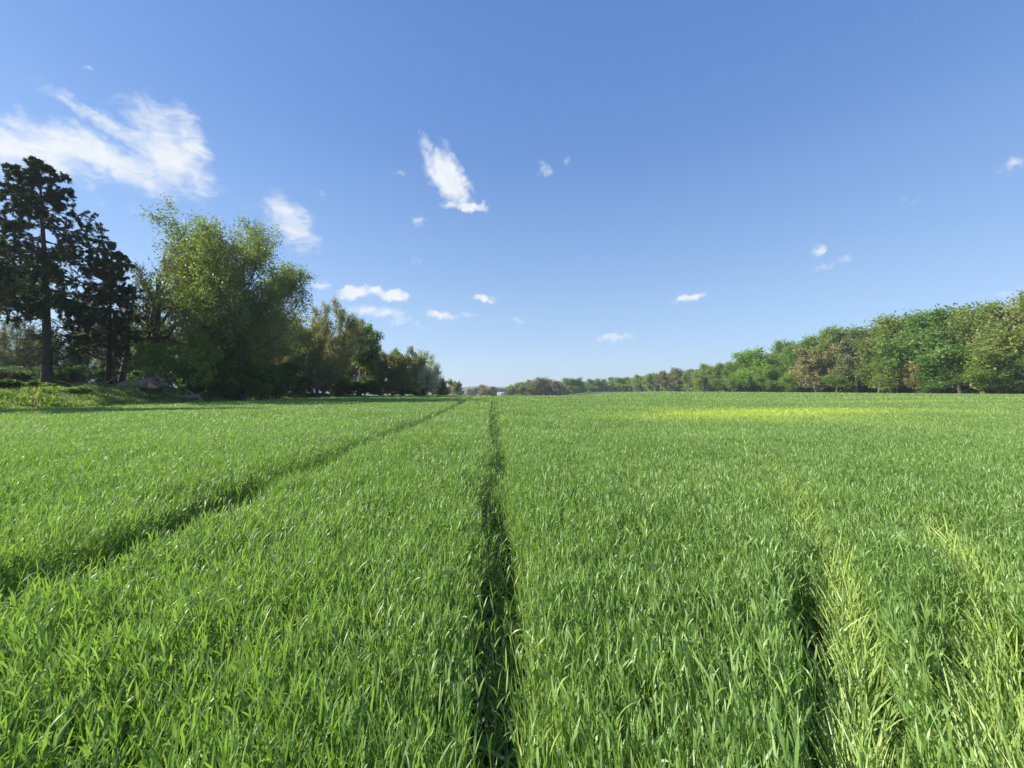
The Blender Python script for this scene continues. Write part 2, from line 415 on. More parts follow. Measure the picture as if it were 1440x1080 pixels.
def children(r, par, rad, Lp, c, t0, ang, angs, ratio, taper, K, jit, up, rk, out=0.0):
    n, Kp, _ = par.shape
    tt = t0 + (1 - t0) * ((np.arange(c)[None, :] + r.uniform(0, 1, (n, c))) / c)
    f = tt * (Kp - 1); i = np.minimum(f.astype(int), Kp - 2); f = (f - i)[..., None]
    ar = np.arange(n)[:, None]
    P = par[ar, i] * (1 - f) + par[ar, i + 1] * f
    pd = unit(par[ar, i + 1] - par[ar, i])
    ph = (np.arange(c)[None, :] * 2.4 + r.uniform(0, 6.28, (n, 1)) + r.normal(0, .4, (n, c)))[..., None]
    a = np.cross(pd, np.array([.13, .27, .95])); a = unit(a + 1e-6); b = np.cross(pd, a)
    th = np.clip(r.normal(ang, angs, (n, c)), .15, 1.6)[..., None]
    D = pd * np.cos(th) + (a * np.cos(ph) + b * np.sin(ph)) * np.sin(th)
    if out:
        ctr = np.array([0, 0, 1.0]) * P[..., 2:3]
        D = D + out * unit(P - ctr + 1e-6)
    D = unit(D)
    L = Lp[:, None] * ratio * (1 - taper * tt) * r.uniform(.7, 1.25, (n, c))
    pr = (rad[ar, i] * (1 - f[..., 0]) + rad[ar, i + 1] * f[..., 0]) * rk
    P, D, L, pr = P.reshape(-1, 3), D.reshape(-1, 3), L.ravel(), pr.ravel()
    pl = extend(r, P, D, L, K, jit, up)
    rr = pr[:, None] * np.linspace(1, .35, K)[None, :]
    return pl, rr, L

def tubes(pl, rad, sides):
    n, K, _ = pl.shape
    d = np.zeros_like(pl); d[:, 1:-1] = pl[:, 2:] - pl[:, :-2]; d[:, 0] = pl[:, 1] - pl[:, 0]; d[:, -1] = pl[:, -1] - pl[:, -2]
    d = unit(d); a = unit(np.cross(d, np.array([.31, .93, .17]))); b = np.cross(d, a)
    ph = np.arange(sides) * 2 * math.pi / sides
    V = pl[:, :, None] + rad[:, :, None, None] * (a[:, :, None] * np.cos(ph)[:, None] + b[:, :, None] * np.sin(ph)[:, None])
    V = V.reshape(-1, 3)
    I, J, S = np.meshgrid(np.arange(n), np.arange(K - 1), np.arange(sides), indexing='ij')
    base = I * K * sides + J * sides; S2 = (S + 1) % sides
    Q = np.stack([base + S, base + S2, base + sides + S2, base + sides + S], -1).reshape(-1, 4)
    return V, Q, np.full((len(V), 3), .5)

def leaves(r, pl, per, size, spread, clump, t0=.15, up=.45, elong=1.6):
    """small pointed leaf faces scattered along twigs"""
    n, K, _ = pl.shape
    t = t0 + (1 - t0) * r.uniform(0, 1, (n, per))
    f = t * (K - 1); i = np.minimum(f.astype(int), K - 2); f = (f - i)[..., None]; ar = np.arange(n)[:, None]
    P = (pl[ar, i] * (1 - f) + pl[ar, i + 1] * f).reshape(-1, 3)
    m = len(P)
    P = P + r.normal(0, spread, (m, 3))
    nrm = unit(r.normal(0, 1, (m, 3)) + np.array([0, 0, up]))
    u = unit(np.cross(nrm, r.normal(0, 1, (m, 3)))); v = np.cross(nrm, u)
    s = (size * r.uniform(.6, 1.35, m))[:, None]
    V = np.stack([P - u * s * elong * .5, P + v * s * .38 - u * s * .1, P + u * s * elong * .5, P - v * s * .38 - u * s * .1], 1).reshape(-1, 3)
    Q = np.arange(m * 4).reshape(m, 4)
    cl = np.repeat(np.clip(r.normal(.5, .25, n), 0, 1), per)
    c = np.clip(cl * clump + (1 - clump) * r.uniform(0, 1, m), 0, 1)
    A = np.repeat(np.stack([c, r.uniform(0, 1, m), np.zeros(m)], -1), 4, axis=0)
    return V, Q, A

def fit(Vs, H, W):
    allv = np.concatenate(Vs)
    zt = np.percentile(allv[:, 2], 99.8); rx = np.percentile(np.hypot(allv[:, 0], allv[:, 1]), 97)
    s = np.array([W / 2 / rx, W / 2 / rx, H / zt])
    return [v * s for v in Vs]

def make_tree(seed, H=10., W=8., stems=1, trunk=.55, stem_ang=.0, r0=.03, counts=(9, 6, 5), angs=(.85, .7, .7), ratios=(.62, .55, .5), t0=(.35, .2, .15), ups=(.10, .06, .03),
              jit=.13, per=24, size=.12, spread=.12, leafmat=None, leaf_levels=1, twigmat=None, barkmat=None, taper=.45, rtw=1.0, out=.25, elong=1.6, clump=.6, twig_in_crown=2):
    r = rs(seed); h = 10.0
    if stems == 1:
        P = np.zeros((1, 3)); D = np.array([[0, 0, 1.0]]); L = np.array([h * trunk])
    else:
        a = np.arange(stems) * 6.283 / stems + r.uniform(0, 1, stems)
        P = np.stack([np.cos(a) * .15, np.sin(a) * .15, a * 0], -1)
        D = unit(np.stack([np.cos(a) * stem_ang, np.sin(a) * stem_ang, a * 0 + 1], -1) + r.normal(0, .05, (stems, 3)))
        L = h * trunk * r.uniform(.85, 1.1, stems)
        if stems > 4: D[-1] = (0.03, 0, 1); P[-1] = 0; L[-1] = L.mean() * 1.05
    pl = extend(r, P, D, L, 8, .05, .03); rad = h * r0 * np.linspace(1, .28, 8)[None, :] * r.uniform(.8, 1.1, (len(P), 1))
    rad[:, 0] *= 1.35
    lv = [(pl, rad, L)]
    for i, c in enumerate(counts):
        p, q, l = lv[-1]
        lv.append(children(r, p, q, l, c, t0[i], angs[i], .2, ratios[i], taper, 6 if i == 0 else (5 if i == 1 else 4), jit, ups[i], .55, out))
    wood, twig = [], []
    for i, (p, q, l) in enumerate(lv):
        q = np.maximum(q, .008 * rtw)
        (twig if i >= twig_in_crown else wood).append(tubes(p, q, (8, 6, 4, 3, 3)[i]))
    lf = [leaves(r, p, per if k == 0 else per // 2, size * 10 / H, spread * 10 / H, clump, elong=elong) for k, (p, q, l) in enumerate(lv[::-1][:leaf_levels])]
    wv = merge(wood)
    cr = merge(twig + lf) if twig else merge(lf)
    nt_ = sum(len(t[1]) for t in twig)
    Vs = fit([wv[0], cr[0]], H, W)
    mi = np.concatenate([np.ones(nt_), np.zeros(len(cr[1]) - nt_)])
    me_t = raw_mesh('trunk', Vs[0], wv[1], mats=[barkmat or M_bark])
    me_c = raw_mesh('crown', Vs[1], cr[1], attrs={'bl': cr[2]}, mats=[leafmat or M_leaf, twigmat or M_twig], midx=mi)
    return me_t, me_c

def place_tree(name, meshes, px, d, label, cat='tree', group=None, scale=(1, 1, 1), rz=0.0, color=(1, 1, 1), dz=-.08, xy=None):
    x, y = (X(px, d), d) if xy is None else xy
    t = empty(name, (x, y, float(ground_z(x, y)) + dz), rz)
    t.scale = scale
    tag(t, label, cat, group)
    a = link('trunk', meshes[0], t); b = link('crown', meshes[1], t)
    g = 1.16 if name == 'wood_tree' else 1.0
    b.color = (color[0] * g, color[1] * g, (color[2] * .75 + .22) * g, 1)
    return t

# spruce: whorls of drooping boughs carrying hanging sprays of needles; bare dead boughs low on the stem
def make_spruce(seed, H, top_frac, half, bare=.33, r0=.022, dens=1.0, droop=.30, twin=True, nb=120):
    r = rs(seed)
    tr = extend(r, np.zeros((1, 3)), np.array([[0, 0, 1.0]]), np.array([H]), 12, .012, .02)
    trr = (H * r0 * np.linspace(1, .10, 12))[None, :]; trr[0, 0] *= 1.4
    wood = [tubes(tr, trr, 10)]
    nw = nb // 6; zw = np.linspace(.12, .985, nw); zt = np.sort(np.clip(np.repeat(zw, 6) + r.normal(0, .007, nw * 6), .05, .99)); nb = len(zt); live = (zt > bare) & (r.uniform(size=nb) < .93)
    ph = np.arange(nb) * 2.4 + r.uniform(-.5, .5, nb)
    i = np.minimum((zt * 11).astype(int), 10); f = (zt * 11 - i)[:, None]
    P = tr[0][i] * (1 - f) + tr[0][i + 1] * f
    reach = half(zt) * r.uniform(.60, 1.15, nb)
    reach = np.where(live, reach, reach * r.uniform(.5, 1.0, nb))
    upd = np.interp(zt, [0, .5, .8, 1], [-.35, -.08, .25, .9])
    D = unit(np.stack([np.cos(ph), np.sin(ph), upd], -1))
    K = 7
    pl = np.zeros((nb, K, 3)); pl[:, 0] = P; d = D.copy()
    for k in range(1, K):
        bend = np.where(k < 5, -droop * .28, droop * .35)                     # boughs sag then lift at the tip
        d = unit(d + r.normal(0, .06, (nb, 3)) + np.stack([0 * bend * zt, 0 * zt, bend * np.ones(nb)], -1))
        pl[:, k] = pl[:, k - 1] + d * (reach / (K - 1))[:, None]
    rad = (.012 + .010 * reach)[:, None] * np.linspace(1, .3, K)[None, :]
    wood.append(tubes(pl, rad, 5))
    # side boughs
    lp, lr, lL = children(r, pl[live], rad[live], reach[live], int(13 * dens), .18, 1.0, .2, .36, .35, 4, .10, -.10, .5)
    dp, dr, dL = children(r, pl[~live], rad[~live], reach[~live], 9, .15, .9, .3, .38, .3, 4, .16, -.05, .5)
    dp2, dr2, dL2 = children(r, dp, dr, dL, 4, .2, .8, .3, .5, .3, 3, .2, -.03, .6)
    twig = [tubes(lp, np.maximum(lr, .008), 3), tubes(dp, np.maximum(dr, .009), 3), tubes(dp2, np.maximum(dr2, .006), 3)]
    lp2, lr2, lL2 = children(r, lp, lr, lL, 3, .2, .8, .25, .5, .3, 3, .12, -.22, .5)
    nd = [leaves(r, lp, int(44 * dens), .075, .03, .5, up=.3, elong=4.2), leaves(r, lp2, int(30 * dens), .075, .035, .5, up=.2, elong=4.2)]
    # hanging sprays
    q = lp[:, 1:].reshape(-1, 3); q = q[r.uniform(size=len(q)) < .5]
    hang = extend(r, q, np.tile(np.array([[0, 0, -1.0]]), (len(q), 1)), r.uniform(.15, .55, len(q)), 3, .2, -.1)
    nd.append(leaves(r, hang, int(20 * dens), .07, .03, .5, up=0, elong=4))
    nd.append(leaves(r, pl[live], 30, .09, .06, .5, elong=3.5))
    # a little live growth on the shaded lower boughs
    sp = dp[r.uniform(size=len(dp)) < .16]
    nd.append(leaves(r, sp, 20, .08, .08, .5, up=0, elong=3))
    wv = merge(wood); cr = merge(twig + nd); nt_ = sum(len(t[1]) for t in twig)
    mi = np.concatenate([np.ones(nt_), np.zeros(len(cr[1]) - nt_)])
    return (raw_mesh('trunk', wv[0], wv[1], mats=[M_barkdark]), raw_mesh('crown', cr[0], cr[1], attrs={'bl': cr[2]}, mats=[M_needle, M_barkdark], midx=mi))

halfA = lambda z: np.interp(z, [0, .18, .35, .45, .55, .65, .8, .9, 1], [2.0, 3.0, 3.4, 4.4, 5.4, 4.7, 2.9, 1.7, .25])
halfB = lambda z: np.interp(z, [0, .1, .3, .5, .7, .85, 1], [2.6, 3.8, 3.8, 3.2, 2.2, 1.3, .2])
place_tree('spruce_tree', make_spruce(71, 17.5, 1, halfA, bare=.38, r0=.018, nb=84, dens=.8), 66, 30, 'tallest dark spruce with a bare straight lower trunk, at the left edge', 'spruce', 'dark spruces on the left')
place_tree('spruce_tree', make_spruce(72, 13.2, 1, halfB, bare=.30, r0=.016, nb=78, dens=.65), 152, 34, 'narrower dark spruce just right of the tallest one, boughs nearly to the ground', 'spruce', 'dark spruces on the left')
place_tree('spruce_tree', make_spruce(73, 12.3, 1, lambda z: .72 * halfA(z), bare=.35, nb=84, dens=.75), -138, 19, 'dark spruce almost wholly cut off by the left edge of the view', 'spruce', 'dark spruces on the left')

big = make_tree(101, H=18.3, W=15.0, stems=7, trunk=.68, stem_ang=.33, r0=.014, counts=(13, 8, 6), ratios=(.52, .55, .5), t0=(.10, .12, .12), per=22, size=.14, spread=.30, leaf_levels=2, ups=(.14, .10, .05), taper=.40, out=.22)
place_tree('broadleaf_tree', big, 319, 39, 'largest round green broadleaf tree with several stems, left of the field', 'tree', rz=.6, color=(1, 1, 1))
grey = make_tree(102, H=14.5, W=10, stems=2, trunk=.60, stem_ang=.16, r0=.030, counts=(9, 7, 6), per=9, size=.10, spread=.12, leafmat=M_brownleaf, leaf_levels=1, ups=(.16, .12, .08), rtw=1.2, t0=(.3, .2, .15))
place_tree('bare_tree', grey, 210, 37, 'grey forked tree still nearly bare, between the spruces and the largest green tree', 'tree', rz=1.9, color=(1, 1, .9))
place_tree('bare_tree', grey, 165, 41, 'dark leaning bare tree right behind the narrower spruce and the log', 'tree', rz=4.1, color=(.8, .8, .7), scale=(.85, .85, .72))
low = make_tree(103, H=5.2, W=6.5, stems=4, trunk=.6, stem_ang=.5, r0=.016, counts=(9, 6, 5), per=22, size=.11, spread=.14, leafmat=M_spring, leaf_levels=2, t0=(.12, .1, .1))
place_tree('green_shrub', low, 262, 35.5, 'low yellow-green shrub in front of the largest green tree, beside the log', 'shrub', rz=.4)
place_tree('green_shrub', low, 420, 53, 'small dark green shrub at the foot of the brown tree', 'shrub', rz=2.0, scale=(.85, .8, .55), color=(.5, .62, .6))
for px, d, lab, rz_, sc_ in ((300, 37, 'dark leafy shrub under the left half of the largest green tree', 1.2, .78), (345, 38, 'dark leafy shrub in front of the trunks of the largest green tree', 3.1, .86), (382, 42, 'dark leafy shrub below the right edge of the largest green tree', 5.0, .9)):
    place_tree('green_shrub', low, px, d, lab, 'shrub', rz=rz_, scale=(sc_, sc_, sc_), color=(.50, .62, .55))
edge_maple = make_tree(104, H=15, W=11, stems=1, trunk=.6, counts=(12, 8, 6), per=26, size=.14, spread=.22, leafmat=M_spring, leaf_levels=2)
place_tree('broadleaf_tree', edge_maple, -60, 34, 'bright green leafy tree behind the tallest spruce, cut by the left edge', 'tree', color=(.75, .85, .7))
brown = make_tree(105, H=13.4, W=14.5, stems=10, trunk=.64, stem_ang=.55, r0=.007, counts=(11, 8, 6), angs=(.55, .5, .5), ratios=(.52, .5, .5), ups=(.16, .14, .10), per=15, size=.11, spread=.16,
                  leafmat=M_brownleaf, leaf_levels=1, t0=(.08, .1, .1), rtw=1.3, out=.12)
place_tree('budding_tree', brown, 448, 54, 'wide brown-olive tree just coming into leaf, right of the largest green tree', 'tree', rz=.3, color=(1.4, 1.32, 1.2))
gt = make_tree(106, H=12.0, W=8.5, stems=1, trunk=.62, counts=(11, 7, 6), per=26, size=.17, spread=.22, leaf_levels=2)
place_tree('broadleaf_tree', gt, 504, 63, 'dark green tree standing right of the wide brown-olive tree', 'tree', color=(.75, .95, .7), scale=(1, 1, 1.0))
bb = make_tree(107, H=8.0, W=8.0, stems=5, trunk=.6, stem_ang=.45, r0=.011, counts=(11, 8, 6), angs=(.6, .55, .5), per=15, size=.12, spread=.15, leafmat=M_brownleaf, leaf_levels=1, t0=(.06, .1, .1), rtw=1.6, ups=(.1, .1, .06))
place_tree('budding_shrub', bb, 536, 66, 'dull brown shrub directly right of the dark green tree', 'shrub', color=(1.05, .98, .95), scale=(.95, .95, 1.02))
place_tree('budding_shrub', bb, 566, 70, 'taller brown shrub with yellow-green new leaves on its top', 'shrub', rz=2.2, color=(1.3, 1.35, .95), scale=(.9, .9, 1.12))
bl = make_tree(108, H=8.6, W=7.6, stems=4, trunk=.6, stem_ang=.4, r0=.014, counts=(10, 7, 6), per=11, size=.15, spread=.17, leafmat=M_blossom, leaf_levels=1, t0=(.1, .1, .1))
place_tree('blossoming_tree', bl, 596, 73, 'pale grey-white blossoming tree at the tip of the left tree row', 'tree', rz=.8, color=(1.3, 1.32, 1.25), scale=(1, 1, 1.02))
place_tree('budding_shrub', bb, 617, 78, 'sparse low shrub at the very end of the left tree row', 'shrub', rz=4, color=(1.2, 1.2, 1.0), scale=(.5, .5, .52))
# behind the first row on the left
backs = [(15, 52, 'grey budding tree behind the tallest spruce, far left', (1.1, 1.1, .95), .75), (95, 58, 'grey budding tree showing between the two dark spruces', (1.1, 1.1, .9), .75),
         (185, 56, 'budding tree far behind the log, right of the narrower spruce', (.9, 1, .7), .9), (250, 60, 'budding tree behind the low yellow-green shrub', (.9, 1, .75), .85),
         (352, 58, 'budding tree behind the largest green tree', (.8, .9, .7), .9), (400, 66, 'thin budding tree showing between the largest green tree and the brown-olive one', (.9, .9, .75), .95),
         (480, 74, 'budding tree behind the dark green tree', (.9, .9, .75), .9)]
for k, (px, d, lab, c, s) in enumerate(backs):
    place_tree('budding_tree', brown, px, d, lab, 'tree', 'budding trees behind the left row', rz=k * 1.3, color=c, scale=(s, s, s))
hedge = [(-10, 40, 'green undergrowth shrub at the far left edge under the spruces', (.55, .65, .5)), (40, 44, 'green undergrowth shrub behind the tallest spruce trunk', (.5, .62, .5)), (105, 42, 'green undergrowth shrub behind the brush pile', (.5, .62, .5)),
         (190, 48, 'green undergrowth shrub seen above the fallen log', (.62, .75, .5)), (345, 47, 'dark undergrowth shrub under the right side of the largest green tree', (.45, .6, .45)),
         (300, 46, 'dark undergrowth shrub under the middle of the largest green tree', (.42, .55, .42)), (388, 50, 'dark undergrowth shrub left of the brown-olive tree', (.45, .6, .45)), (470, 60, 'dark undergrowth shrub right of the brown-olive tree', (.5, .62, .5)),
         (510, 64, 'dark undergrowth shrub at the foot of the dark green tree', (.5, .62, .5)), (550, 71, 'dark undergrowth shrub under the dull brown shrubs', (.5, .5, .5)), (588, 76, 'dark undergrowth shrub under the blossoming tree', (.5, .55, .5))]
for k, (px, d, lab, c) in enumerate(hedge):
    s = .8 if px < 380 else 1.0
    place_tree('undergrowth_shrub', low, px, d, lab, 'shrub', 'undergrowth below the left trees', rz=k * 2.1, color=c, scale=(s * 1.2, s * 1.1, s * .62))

# ---- wood on the right and across the far end
G = [make_tree(200 + i, H=10, W=w, stems=1, trunk=.6, r0=.02, counts=(11, 7, 5), per=36, size=.155, spread=.30, leaf_levels=2, t0=(.05, .15, .1), out=.3, clump=.75) for i, w in enumerate((9.0, 10.0, 8.5, 9.5))]
Bn = [make_tree(210 + i, H=10, W=8, stems=3, trunk=.62, stem_ang=.3, r0=.012, counts=(12, 8, 6), angs=(.55, .5, .5), per=8, size=.17, spread=.2, leafmat=M_brownleaf, leaf_levels=2, t0=(.05, .1, .1), rtw=1.5, ups=(.14, .1, .08)) for i in range(2)]
g0, g1, g2, g3 = G; b0, b1 = Bn
# (px, top y, distance offset, mesh, colour, width factor, label)
WOOD = [
 (1462, 412, 0, g1, (1.05, 1.0, .8), 1.0, 'olive tree at the right edge, tallest of the wood'),
 (1425, 414, 6, b0, (1.0, 1.05, .75), .9, 'thin-topped olive tree next to the right edge'),
 (1398, 424, 2, g2, (.95, 1.0, .8), .9, 'grey-green airy tree with sky showing through its top'),
 (1368, 428, 4, g0, (.85, 1.0, .8), .9, 'airy green tree just right of the dense dark green ones'),
 (1338, 438, 0, g3, (.68, .92, .55), 1.0, 'dense dark green tree with a pale bare stem beside it'),
 (1310, 436, 0, g1, (.68, .92, .55), 1.0, 'dense dark green tree, middle one of the round-topped three'),
 (1285, 438, 2, g0, (.72, .95, .58), .9, 'dense dark green tree, left one of the round-topped three'),
 (1256, 446, 0, g2, (.95, .95, .65), 1.0, 'olive-brown tree right of the grey leafless crown'),
 (1240, 452, 5, g2, (.85, .92, .75), .7, 'slim olive tree beside the grey leafless crown'),
 (1222, 456, 0, b0, (.62, .60, .68), .85, 'grey leafless-looking tree rising in the middle of the wood'),
 (1200, 462, 1, g3, (.8, .95, .55), .9, 'mid green tree left of the grey leafless crown'),
 (1180, 460, 6, g0, (.9, 1.0, .6), .8, 'green tree with a fine ragged top left of the grey crown'),
 (1160, 461, 3, g2, (.95, 1.05, .75), .9, 'light airy green tree, sparse against the sky'),
 (1137, 474, 0, g1, (.75, .95, .6), .9, 'green tree behind the brown twiggy tree'),
 (1118, 482, 4, g0, (.85, 1.0, .7), .9, 'green tree with a feathery top left of the light airy one'),
 (1096, 480, 8, g2, (.85, 1.0, .7), .9, 'slim green tree poking up behind the bright green round one'),
 (1068, 491, 0, g3, (.95, 1.25, .55), 1.15, 'bright green rounded tree at the left shoulder of the wood'),
 (1042, 506, 0, g1, (.75, .95, .6), 1.0, 'mid green tree just left of the bright green rounded one'),
 (1018, 508, 2, g0, (.85, .95, .75), 1.0, 'grey-green tree with a soft domed top'),
 (990, 512, 0, g1, (1.0, 1.05, .8), 1.1, 'soft olive-grey tree between two green ones'),
 (968, 519, 4, g2, (.8, .95, .7), 1.0, 'small green tree right of the grey-brown round tree'),
 (942, 517, 0, b1, (1.0, .92, .85), 1.2, 'grey-brown round tree not yet in leaf, far down the wood'),
 (918, 524, 0, g0, (1.1, 1.15, .8), 1.1, 'olive tree left of the grey-brown round tree'),
 (895, 527, 0, g1, (1.05, 1.2, .7), 1.1, 'yellow-green tree far down the wood'),
 (876, 530, 0, g3, (1.0, 1.15, .65), 1.1, 'bright green tree where the wood turns along the far edge'),
 (862, 530, 10, g2, (.85, 1.0, .7), .7, 'small green tree with a knob-like top above its neighbours'),
 (845, 532, 0, g0, (.8, 1.0, .62), 1.1, 'dark green tree right of the pair at the far edge'),
 (828, 533, 4, g1, (.8, 1.0, .62), 1.0, 'dark green tree, right one of the round pair at the far edge'),
 (806, 531, 0, g3, (.82, 1.05, .62), 1.1, 'dark green round tree, left one of the pair at the far edge'),
 (789, 536, 0, g2, (1.0, 1.0, .85), 1.0, 'low olive tree left of the dark green pair'),
 (772, 532, 0, b1, (1.1, 1.0, 1.0), 1.2, 'purple-brown leafless tree at the far edge'),
 (752, 531, 0, b0, (1.05, 1.0, .85), 1.3, 'grey-olive domed tree at the far edge'),
 (734, 537, 0, g2, (1.15, 1.15, .8), 1.1, 'yellow-green tree right of the white house'),
 (720, 541, 0, g1, (1.2, 1.2, .8), .9, 'low yellow-green tree next to the white house'),
 (684, 541, 20, b1, (1.15, .95, .95), 1.6, 'low reddish-brown tree left of the white house'),
 (664, 545, 20, b0, (1.1, 1.0, .85), 1.2, 'low olive thicket in the gap left of the reddish-brown tree'),
]
def wood_depth(px):
    d = 117 * F / max(px - CX, 1)
    return min(max(d, 84), 400)
rw = rs(61)
k = 0
for (px, ty, off, me, c, wf, lab) in WOOD:
    d = wood_depth(px) if px > 880 else float(np.interp(px, [664, 700, 780, 880], [300, 300, 330, 395]))
    d += off * (d / 100)
    x = X(px, d); gz = float(ground_z(x, d)); H = Z(ty, d) - gz
    s = H / 10
    w = s * wf * 1.08 if px > 880 else s * wf * 1.45
    place_tree('wood_tree', me, px, d, lab, 'tree', 'trees along the far and right edge of the field', rz=k * 1.7, color=c, scale=(w, w, s)); k += 1
# lower front fringe of the wood
FR = [(1448, 500, g0, (.62, .85, .5), 'low dark green tree at the right edge, in front of the tall olive one'), (1412, 492, g3, (.72, .9, .5), 'low green tree in front of the thin-topped olive tree'),
      (1382, 505, g2, (1.1, 1.0, .9), 'low olive tree in front of the airy grey-green tree'), (1350, 498, g1, (.7, .9, .5), 'low green tree in front of the dense dark green ones, right side'),
      (1318, 510, g2, (.62, .85, .5), 'low green tree under the middle of the three dense dark green ones'), (1292, 508, b0, (1.3, 1.1, .95), 'low tan-brown twiggy tree in the front of the wood'),
      (1262, 505, g3, (.9, .95, .7), 'low olive tree beside the tan-brown one'), (1235, 500, g0, (.85, .95, .6), 'low green tree below the grey leafless crown'),
      (1205, 505, g3, (.8, .95, .55), 'low green tree in front of the mid green tree'), (1176, 515, g2, (.9, 1.05, .55), 'low bright green tree right of the brown twiggy tree'),
      (1150, 487, b1, (1.25, 1.05, 1.0), 'brown twiggy tree standing out from the green wood'), (1122, 520, g1, (.95, 1.15, .55), 'low light green tree left of the brown twiggy tree'),
      (1092, 512, g0, (.85, 1.05, .55), 'low green tree below the feathery top'), (1030, 525, g2, (.75, .95, .55), 'low green tree left of the bright green rounded one')]
for (px, ty, me, c, lab) in FR:
    d = wood_depth(px) * .955; x = X(px, d); H = Z(ty, d) - float(ground_z(x, d)); s = H / 10
    place_tree('wood_tree', me, px, d, lab, 'tree', 'low trees in front of the right wood', rz=k * 1.7, color=c, scale=(s * 1.35, s * 1.2, s)); k += 1
# left gap: small trees beyond the field
place_tree('wood_tree', b0, 640, 150, 'small olive-yellow round tree in the gap right of the left tree row', 'tree', color=(1.25, 1.2, .8), scale=(.78, .78, .72))
place_tree('wood_tree', b1, 626, 140, 'low reddish thicket at the end of the left tree row', 'tree', color=(1.2, 1.0, .9), scale=(.55, .55, .45))

# deep mass of the wood behind the trees one can tell apart: one thicket of leaf clumps
def build_mass():
    r = rs(77); n = 60000
    y = r.uniform(80, 420, n) ; x = 122 + r.uniform(0, 30, n) + .0 * y
    pxs = CX + x / y * F
    ty = np.interp(pxs, [860, 940, 1020, 1068, 1137, 1222, 1310, 1440, 1600], [536, 526, 516, 503, 488, 472, 456, 436, 420])
    top = Z(ty, y) - ground_z(x, y)
    z = ground_z(x, y) + r.uniform(0, 1, n) ** .9 * top
    keep = (y > 86); x, y, z = x[keep], y[keep], z[keep]; n = len(x)
    P = np.stack([x, y, z], -1)[:, None, :] + np.zeros((n, 2, 1)); P[:, 1, 2] += .1
    V, Q, A = leaves(r, P, 2, 1.15, .5, .7)
    # second strip across the far end
    m = 14000; x2 = r.uniform(-30, 150, m); y2 = r.uniform(405, 430, m)
    ty2 = np.interp(CX + x2 / y2 * F, [664, 720, 752, 806, 880], [547, 545, 538, 537, 537])
    z2 = ground_z(x2, y2) + r.uniform(0, 1, m) * (Z(ty2, y2) - ground_z(x2, y2))
    P2 = np.stack([x2, y2, z2], -1)[:, None, :] + np.zeros((m, 2, 1)); P2[:, 1, 2] += .1
    V, Q, A = merge([(V, Q, A), leaves(r, P2, 2, 1.3, .5, .7)])
    o = link('woodland', raw_mesh('woodland', V, Q, attrs={'bl': A}, mats=[M_leaf])); o.color = (1, 1.1, .9, 1)
    tag(o, 'dark leafy depth of the wood behind the edge trees', 'woodland', kind='stuff')
build_mass()

# ------------------------------------------------------------------ fallen log, brush, sapling
def lumpy_tube(r, pts, rad, sides=14, rough=.12, cap=True):
    pts = np.array(pts, float); K = len(pts)
    V, Q, A = tubes(pts[None], np.array(rad, float)[None], sides)
    c = np.repeat(pts, sides, axis=0)
    V = c + (V - c) * (1 + rough * r.normal(0, 1, (len(V), 1)))
    if cap:
        V = np.concatenate([V, pts[:1], pts[-1:]]); n = K * sides
        e = [[n, (s + 1) % sides, s, n] for s in range(sides)] + [[n + 1, (K - 1) * sides + s, (K - 1) * sides + (s + 1) % sides, n + 1] for s in range(sides)]
        tri = np.array([x[:3] for x in e])
    else: tri = None
    return V, Q, tri
def lump_obj(name, r, pts, rad, m, parent, **kw):
    V, Q, tri = lumpy_tube(r, pts, rad, **kw)
    return link(name, raw_mesh(name, V, Q, tri, mats=[m], smooth=False), parent)
def on_ground(x, y, h=0): return (x, y, float(ground_z(x, y)) + h)

r = rs(90)
c = on_ground(X(198, 32), 32); lg = empty('fallen_log', c)
tag(lg, 'thick weathered fallen log with a splintered root end, lying under the bare grey tree', 'log')
L0 = [(-2.0, .25, .30), (-1.2, .12, .40), (-.3, 0, .44), (.6, -.05, .48), (1.3, -.1, .52)]
lump_obj('trunk', r, L0, [.30, .40, .44, .47, .52], M_log, lg, rough=.04)
lump_obj('root_plate', r, [(1.2, -.1, .5), (1.4, -.1, .55), (1.6, -.1, .5), (1.8, -.12, .5), (2.0, -.1, .42), (2.3, -.1, .35)], [.48, .52, .44, .46, .32, .10], M_log, lg, rough=.28)
lump_obj('broken_wood', r, [(1.15, -.55, .25), (1.5, -.68, .28), (2.0, -.6, .2)], [.10, .24, .08], M_wood, lg, rough=.2)
for (a, b, q) in (((1.5, 0, 1.0), (1.3, -.1, 1.5), .12), ((1.7, -.2, 1.0), (2.3, -.5, 1.4), .09), ((2.0, 0, .8), (2.9, .2, 1.0), .08), ((-.3, 0, .8), (-.5, -.3, 1.1), .10), ((1.9, -.5, .5), (2.7, -1.0, .3), .08)):
    a, b = np.array(a), np.array(b)
    lump_obj('root_stub', r, [a, (a + b) / 2 + r.normal(0, .05, 3), b], [q, q * .8, q * .35], M_log, lg, sides=7, rough=.1)
for i in range(16):
    a = np.array([r.uniform(1.2, 2.1), r.uniform(-.4, .1), r.uniform(.35, .8)]); b = a + np.array([r.uniform(-.2, .8), r.uniform(-.7, .1), r.uniform(-.25, .65)]); q = r.uniform(.035, .10)
    lump_obj('root_stub', r, [a, (a + b) / 2 + r.normal(0, .07, 3), b], [q, q * .8, q * .3], M_log if i % 3 else M_wood, lg, sides=6, rough=.12)
c = on_ground(X(262, 32.5), 32.5); lg2 = empty('fallen_limb', c)
tag(lg2, 'thinner grey fallen limb with pale split ends, lying right of the thick log', 'log')
lump_obj('trunk', r, [(-1.9, 0, .42), (-.8, 0, .38), (.4, -.1, .40), (1.3, -.2, .5)], [.14, .22, .22, .15], M_log, lg2, rough=.06, sides=10)
